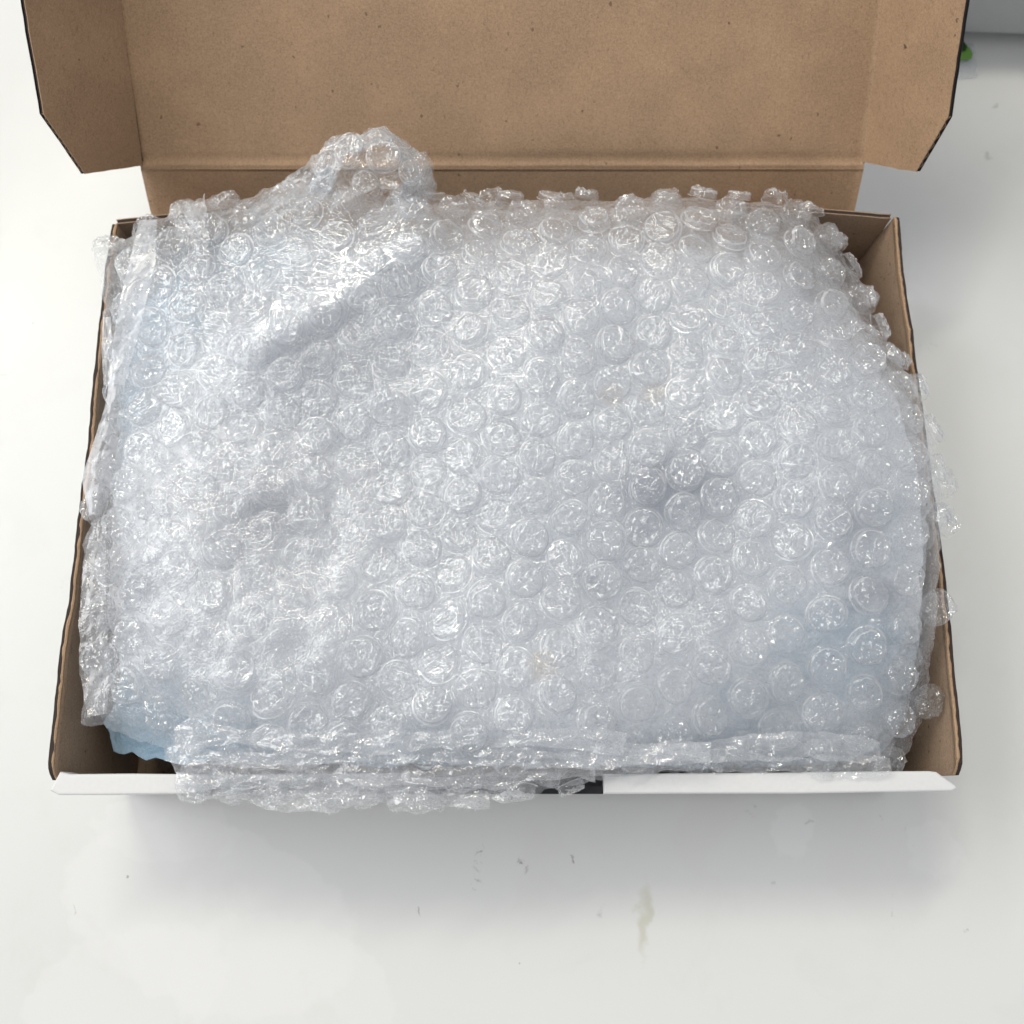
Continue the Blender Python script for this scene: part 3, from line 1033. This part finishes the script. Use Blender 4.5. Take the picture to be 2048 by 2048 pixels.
if RV:
    rest = mesh_obj('bubble', RV, RF, M_BUB, wrap)
    rest['kind'] = 'stuff'

# bubbles standing out along the ragged back and right edges
last = None
oc = top_poly[:, :2].mean(0)
for k in range(len(top_poly)):
    p, pn, pp = top_poly[k], top_poly[(k + 1) % len(top_poly)], top_poly[k - 1]
    back = p[1] > at(1000, 425, 57)[1] and p[0] > at(860, 400, 57)[0]
    right = p[0] > at(1600, 600, 50)[0] and p[1] < 165
    if not (back or right) or p[1] < 62:
        continue
    if last is not None and np.linalg.norm(p[:2] - last) < 9.0 + random.uniform(0, 3):
        continue
    last = p[:2].copy()
    tn = (pn - pp)[:2]
    on = np.array([tn[1], -tn[0]]) / np.linalg.norm(tn)
    if on @ (p[:2] - oc) < 0:
        on = -on
    nv = np.array([on[0], on[1], random.uniform(0.25, 0.9)])
    q = np.array([p[0] - on[0] * 1.0, p[1] - on[1] * 1.0, p[2] + random.uniform(0.5, 3.0)])
    bubble_at(q[2], q[:2], nv / np.linalg.norm(nv), variants[random.randrange(30)][0], wrap, random.uniform(.7, .95), random.uniform(.75, 1), random.uniform(.7, 1.1))

# the layer of the same wrap folded underneath: film and its bubbles seen dimly through the top
UNDER = [(x + (1000 - x) * 0.035, y + (980 - y) * 0.03, z - 7.5) for x, y, z in TOP]
UNDER = [(x, min(y, 1530), z) for x, y, z in UNDER]
under, under_poly = layer('folded_under_sheet', UNDER, 9.5, 12.0, 33.0, M_FILM2, wrap, 2.2, 1.2, 6.0)
pts, dd = lattice(under_poly, 11.4, math.radians(11), 60.0, 3.0)
V3, F3 = [], []
for i in range(len(pts)):
    z, nv = surf_normal(pts[i], under_poly, 9.5, 12.0, 33.0)
    _, V, F = variants[random.randrange(len(variants))]
    q = np.array(Vector(nv).to_track_quat('Z', 'Y').to_matrix())
    a = random.uniform(0, 6.28)
    Rz = np.array([[math.cos(a), -math.sin(a), 0], [math.sin(a), math.cos(a), 0], [0, 0, 1]])
    vv = (V * [1, 1, 0.8]) @ (q @ Rz).T + np.array([pts[i][0], pts[i][1], z])
    k = len(V3)
    V3 += list(vv)
    F3 += [tuple(x + k for x in f) for f in F]
ub_o = mesh_obj('bubble', V3, F3, M_BUB2, under)
ub_o['kind'] = 'stuff'


# loose film strips, edges and the twisted end -------------------------------------------------
def ribbon(name, path, widths, parent, mat, seed, crumple=0.8, nw=12, dirs=None, step=1.2, curl=0.0):
    """strip of film along path (px,py,z); widths in mm; dirs = cross direction per path point (world) or None for horizontal-perpendicular"""
    P = np.array([at(*p) for p in path])
    cum = np.r_[0, np.cumsum(np.linalg.norm(np.diff(P, axis=0), axis=1))]
    n = max(6, int(cum[-1] / step))
    s = np.linspace(0, cum[-1], n)
    # smooth interpolation
    C = np.stack([np.interp(s, cum, P[:, k]) for k in range(3)], 1)
    for _ in range(4):
        C[1:-1] = C[1:-1] * 0.5 + (C[:-2] + C[2:]) * 0.25
    wd = np.interp(s, cum, widths)
    T = np.gradient(C, axis=0)
    T /= np.linalg.norm(T, axis=1)[:, None]
    if dirs is None:
        D = np.cross(T, np.array([0, 0, 1.0]))
        D /= np.maximum(np.linalg.norm(D, axis=1)[:, None], 1e-6)
    else:
        dd_ = np.array(dirs, float)
        D = np.stack([np.interp(s, cum, dd_[:, k]) for k in range(3)], 1)
        D /= np.linalg.norm(D, axis=1)[:, None]
    N = np.cross(D, T)
    V, F = [], []
    for i in range(n):
        for j in range(nw + 1):
            t = j / nw - 0.5
            V.append(C[i] + D[i] * wd[i] * t + N[i] * curl * (0.25 - t * t) * wd[i])
    V = np.array(V)
    NN = np.repeat(N, nw + 1, 0)
    amp = crumple * (noise(V, 7, seed) * 1.2 + ridged(V, 3.5, seed + 1) * 0.7 + 0.25 * rng.normal(size=len(V)))
    V = V + NN * amp[:, None] + 0.5 * crumple * np.c_[noise(V, 3, seed + 2), noise(V, 3, seed + 3), noise(V, 3, seed + 4)]
    m = nw + 1
    for i in range(n - 1):
        for j in range(nw):
            a_ = i * m + j
            F.append((a_, a_ + 1, a_ + m + 1, a_ + m))
    return mesh_obj(name, V, F, mat, parent, True)


# flat selvedge down the left side, its tab and the loop below it
ribbon('selvedge_strip', [(296, 440, 64), (284, 530, 66), (262, 620, 66), (246, 700, 65), (238, 770, 63)], [5, 7.5, 7, 6, 3], wrap, M_SELV, 1, 0.12)
ribbon('selvedge_tab', [(214, 634, 55), (214, 700, 55), (216, 770, 55)], [2.2, 3.2, 2.4], wrap, M_SELV, 2, 0.08)
ribbon('selvedge_loop', [(236, 700, 61), (226, 800, 60), (212, 890, 58), (196, 960, 57), (190, 1030, 56)], [3, 3.5, 7, 9, 3], wrap, M_SELV, 3, 0.25, curl=0.3)
ribbon('selvedge_loop', [(200, 1040, 54), (190, 1120, 53), (186, 1220, 53), (190, 1340, 52), (196, 1430, 51)], [3, 6, 7, 8, 5], wrap, M_STRIP, 4, 0.6)
# glossy pulled-tight fold running up to the twisted end
ribbon('taut_fold', [(490, 690, 66.3), (560, 636, 67.2), (640, 578, 67.5), (720, 522, 67.5), (800, 468, 67.0), (868, 424, 65.0)], [4, 9, 11, 12, 11, 6], wrap, M_TAUT, 7, 0.34, nw=14, step=0.8)
# twisted upright fold near the back left
ribbon('twisted_fold', [(385, 402, 62), (398, 450, 64), (402, 500, 64), (412, 560, 63), (420, 640, 61)], [8, 5, 4, 5, 3], wrap, M_STRIP, 5, 1.3)
ribbon('twisted_fold', [(362, 410, 60), (376, 470, 62), (388, 540, 62), (400, 610, 61)], [5, 7, 3, 2], wrap, M_STRIP, 6, 1.0)
# doubled-over flaps of the same film that cloud parts of the sheet
for k, (px, rg) in enumerate(((
        [(250, 900), (420, 850), (600, 860), (760, 930), (800, 1060), (740, 1200), (760, 1330), (640, 1440), (440, 1450), (260, 1400), (200, 1250), (215, 1050)], 2.4),
        ([(1500, 470), (1640, 480), (1730, 600), (1790, 740), (1860, 900), (1875, 1080), (1800, 1180), (1640, 1120), (1540, 960), (1500, 780), (1440, 620)], 2.2),
        ([(1150, 1230), (1400, 1180), (1600, 1260), (1820, 1290), (1830, 1440), (1700, 1530), (1400, 1530), (1180, 1490), (1060, 1380)], 2.2),
        ([(420, 690), (620, 590), (820, 560), (900, 640), (760, 760), (560, 830), (400, 800)], 1.8))):
    poly = world_poly(densify([(x, y, 60) for x, y in px], 12, 12.0, 80 + k))
    lo, hi = poly[:, :2].min(0), poly[:, :2].max(0)
    st = 1.4
    gx, gy = np.meshgrid(np.arange(lo[0], hi[0], st), np.arange(lo[1], hi[1], st))
    g = np.stack([gx.ravel(), gy.ravel()], 1) + rng.uniform(-.4, .4, (gx.size, 2)) * st
    ins, d = inside_dist(g, poly[:, :2])
    g = g[ins & (d > st * 0.5)]
    res = delaunay_2d_cdt([Vector(p) for p in np.concatenate([poly[:, :2], g])], [], [list(range(len(poly)))], 1, 1e-5)
    P = np.array([tuple(v) for v in res[0]])
    _, d = inside_dist(P, poly[:, :2])
    z = surf_height(P, top_poly, 10.0, 11.0, 33.0, 0.8)
    p3 = np.c_[P, np.zeros(len(P))]
    up_ = np.clip(d / 9.0, 0, 1) * 2.3 + 0.3
    z = z + up_ + rg * np.clip(d / 5, 0.3, 1) * (0.55 * noise(p3, 9, 90 + k) + 0.25 * (ridged(p3, 4.2, 91 + k) - 0.6) + 0.14 * (ridged(p3, 1.9, 95 + k) - 0.6))
    mesh_obj('folded_flap', np.c_[P, z], [tuple(f) for f in res[2]], M_MILK if k == 0 else M_FLAP, wrap, True)

# bubbles along the overhanging front edge, seen from the side
for (px, py, z, sc) in ((1035, 1572, 52, 1.0), (1140, 1568, 51, .8), (860, 1590, 50, .95), (735, 1594, 50, .85), (648, 1598, 49, 1.0), (560, 1588, 50, .8), (480, 1580, 51, .85), (400, 1566, 52, .8), (935, 1600, 48, .7), (800, 1600, 48, .8)):
    q = at(px, py, z)
    nv = np.array([random.uniform(-.4, .4), -1.0, random.uniform(-.05, .5)])
    bubble_at(q[2], q[:2], nv / np.linalg.norm(nv), variants[random.randrange(30)][0], wrap, sc, 0.9, 0.9)
for k, y0 in enumerate((1562, 1580, 1594)):
    path = [(x, y0 + 7 * math.sin(x * 0.017 + k * 2) + random.uniform(-4, 4), 53 - k + random.uniform(-1, 1)) for x in np.linspace(352 + 20 * k, 1120 - 70 * k, 16)]
    ribbon('overhang_edge', path, [random.uniform(2.5, 5.5) for _ in path], wrap, M_STRIP, 40 + k, 1.1)

# gathered film edges above the white rim
for k, (y0, amp, x0, x1, z0, w) in enumerate(((1478, 8, 350, 1250, 60, 5), (1512, 8, 330, 1420, 58, 5), (1545, 7, 360, 1190, 56, 6), (1500, 9, 1000, 1760, 55, 6), (1528, 6, 1180, 1780, 51, 5))):
    path = [(x, y0 + amp * math.sin(x * 0.011 + k * 2) + random.uniform(-3, 3), z0 + random.uniform(-1, 1)) for x in np.linspace(x0, x1, 22)]
    ribbon('gathered_edge', path, [random.uniform(0.6, 1.3) * w for _ in path], wrap, M_STRIP, 10 + k, 0.9)

# twisted end of the sheet standing up against the lid
knot = mesh_obj('twisted_end', [(0, 0, 0)], [], M_FILM2, None)
bpy.data.objects.remove(knot)
loop = [(590, 440, 59), (640, 400, 62), (652, 350, 65), (668, 305, 68), (715, 282, 70), (775, 284, 71), (815, 310, 70), (842, 345, 67), (842, 380, 64), (800, 420, 61)]
up = np.array([0, 0.35, 0.94])
dirs = [(0.7, 0.5, 0.3), (0.75, 0.3, 0.4), (0.9, 0.0, 0.3), (0.8, -0.4, 0.3), (0.2, -0.9, 0.3), (-0.1, -0.9, 0.4), (-0.6, -0.7, 0.3), (-0.8, -0.3, 0.4), (-0.8, 0.3, 0.4), (-0.5, 0.7, 0.3)]
knot = ribbon('twisted_end', loop, [9, 10, 9, 8, 7, 7, 7, 8, 8, 7], wrap, M_KNOT, 30, 1.3, nw=16, dirs=dirs)
ribbon('crumpled_film', loop, [9, 10, 9, 9, 10, 9, 9, 10, 9, 9], knot, M_FILM, 31, 1.9, nw=14, dirs=dirs)
ribbon('crumpled_film', [(640, 395, 61), (690, 360, 63), (740, 340, 64), (800, 340, 64), (838, 365, 62)], [12, 13, 13, 14, 8], knot, M_STRIP, 33, 1.2, nw=16)
ribbon('crumpled_film', [(856, 352, 64), (820, 385, 63), (790, 415, 62), (770, 440, 61)], [3, 8, 7, 4], knot, M_KNOT, 34, 0.8, nw=10)
ribbon('crumpled_film', [(500, 440, 55), (560, 405, 58), (615, 362, 61), (655, 325, 65)], [7, 10, 10, 7], knot, M_KNOT, 35, 1.0, nw=14)
for (px, py, z, nrm, sc) in ((700, 300, 71, (-.1, -.3, 1), .95), (768, 315, 72, (.2, -.3, 1), .98), (650, 330, 68, (-.5, .1, 1), .8), (820, 345, 69, (.5, -.1, 1), .75), (735, 372, 63, (0, -.4, 1), .9), (672, 290, 69, (-.3, .6, .8), .7), (800, 295, 71, (.4, .6, .7), .7)):
    q = at(px, py, z)
    bubble_at(q[2], q[:2], np.array(nrm) / np.linalg.norm(nrm), variants[random.randrange(30)][0], knot, sc, 0.85, 0.7)

# ------------------------------------------------------------------ things on the table behind
# grey case at the upper right, standing on low feet
case = thing('grey_case', 'flat grey case at the upper right behind the box, only its front edge in view', 'case', (200, 330, 0))
M_GREY = mat_plain('grey_plastic', (0.40, 0.415, 0.415), 0.45, 0.4)
M_RUB = mat_plain('black_rubber', (0.02, 0.02, 0.02), 0.8, 0.2)
p0, p1 = at(1860, 66, 6), at(2120, 74, 6)
dx = (p1 - p0) / np.linalg.norm(p1 - p0)
dy = np.array([-dx[1], dx[0], 0])


def bev_box(name, o, ex, ey, ez, mat, parent, bev):
    bm = bmesh.new()
    vs = []
    for k in (0, 1):
        for (i, j) in ((0, 0), (1, 0), (1, 1), (0, 1)):
            vs.append(bm.verts.new(Vector(o + ex * i + ey * j + ez * k) * MM))
    for f in ((3, 2, 1, 0), (4, 5, 6, 7), (0, 1, 5, 4), (1, 2, 6, 5), (2, 3, 7, 6), (3, 0, 4, 7)):
        bm.faces.new([vs[i] for i in f])
    bmesh.ops.bevel(bm, geom=list(bm.edges), offset=bev * MM, segments=4, affect='EDGES', profile=0.5)
    me = bpy.data.meshes.new(name)
    bm.to_mesh(me)
    bm.free()
    me.materials.append(mat)
    me.polygons.foreach_set('use_smooth', np.ones(len(me.polygons), dtype=bool))
    o_ = bpy.data.objects.new(name, me)
    COL.objects.link(o_)
    adopt(o_, parent)
    return o_


org = p0 - dx * 20
org[2] = 5.5
bev_box('case_body', org, dx * 260, dy * 180, np.array([0, 0, 22.0]), M_GREY, case, 2.5)
for i, j in ((12, 8), (235, 8), (12, 160), (235, 160)):
    q = org + dx * i + dy * j
    q[2] = 0.0
    bev_box('foot', q, dx * 12, dy * 8, np.array([0, 0, 5.8]), M_RUB, case, 0.6)

# clear packet with a green leaf print, partly behind the lid flap
pk = thing('clear_packet', 'small clear plastic packet with a green leaf print, half hidden by the right lid flap', 'packet', tuple(at(1915, 120, 0)))
M_PK = mat_film('packet_film', 0.16, crease=0.05, bump=0.1)
M_GREEN = mat_plain('green_print', (0.17, 0.36, 0.07), 0.5, 0.3)
M_DGREEN = mat_plain('dark_green_print', (0.02, 0.07, 0.015), 0.5, 0.3)
c0, c1, c2, c3 = at(1860, 166, 0), at(1953, 155, 0), at(1945, 92, 0), at(1860, 82, 0)
V = [c + np.array([0, 0, z]) for z in (0.3, 1.1) for c in (c0, c1, c2, c3)]
mesh_obj('packet_sleeve', V, [(3, 2, 1, 0), (4, 5, 6, 7), (0, 1, 5, 4), (1, 2, 6, 5), (2, 3, 7, 6), (3, 0, 4, 7)], M_PK, pk)
q = [at(1900, 115, 1.5), at(1920, 121, 1.5), at(1942, 118, 1.5), at(1945, 110, 1.5), at(1939, 98, 1.5), at(1928, 88, 1.5), at(1924, 80, 1.5), at(1905, 84, 1.5)]
V = q + [p + np.array([0, 0, 0.35]) for p in q]
n = len(q)
mesh_obj('leaf_print', V, [tuple(range(n, 2 * n)), tuple(reversed(range(n)))] + [(i, (i + 1) % n, n + (i + 1) % n, n + i) for i in range(n)], M_GREEN, pk)
q = [at(1922, 104, 2.0), at(1931, 102, 2.0), at(1934, 94, 2.0), at(1928, 84, 2.0), at(1922, 84, 2.0)]
V = q + [p + np.array([0, 0, 0.2]) for p in q]
n = len(q)
mesh_obj('leaf_shade', V, [tuple(range(n, 2 * n)), tuple(reversed(range(n)))] + [(i, (i + 1) % n, n + (i + 1) % n, n + i) for i in range(n)], M_DGREEN, pk)
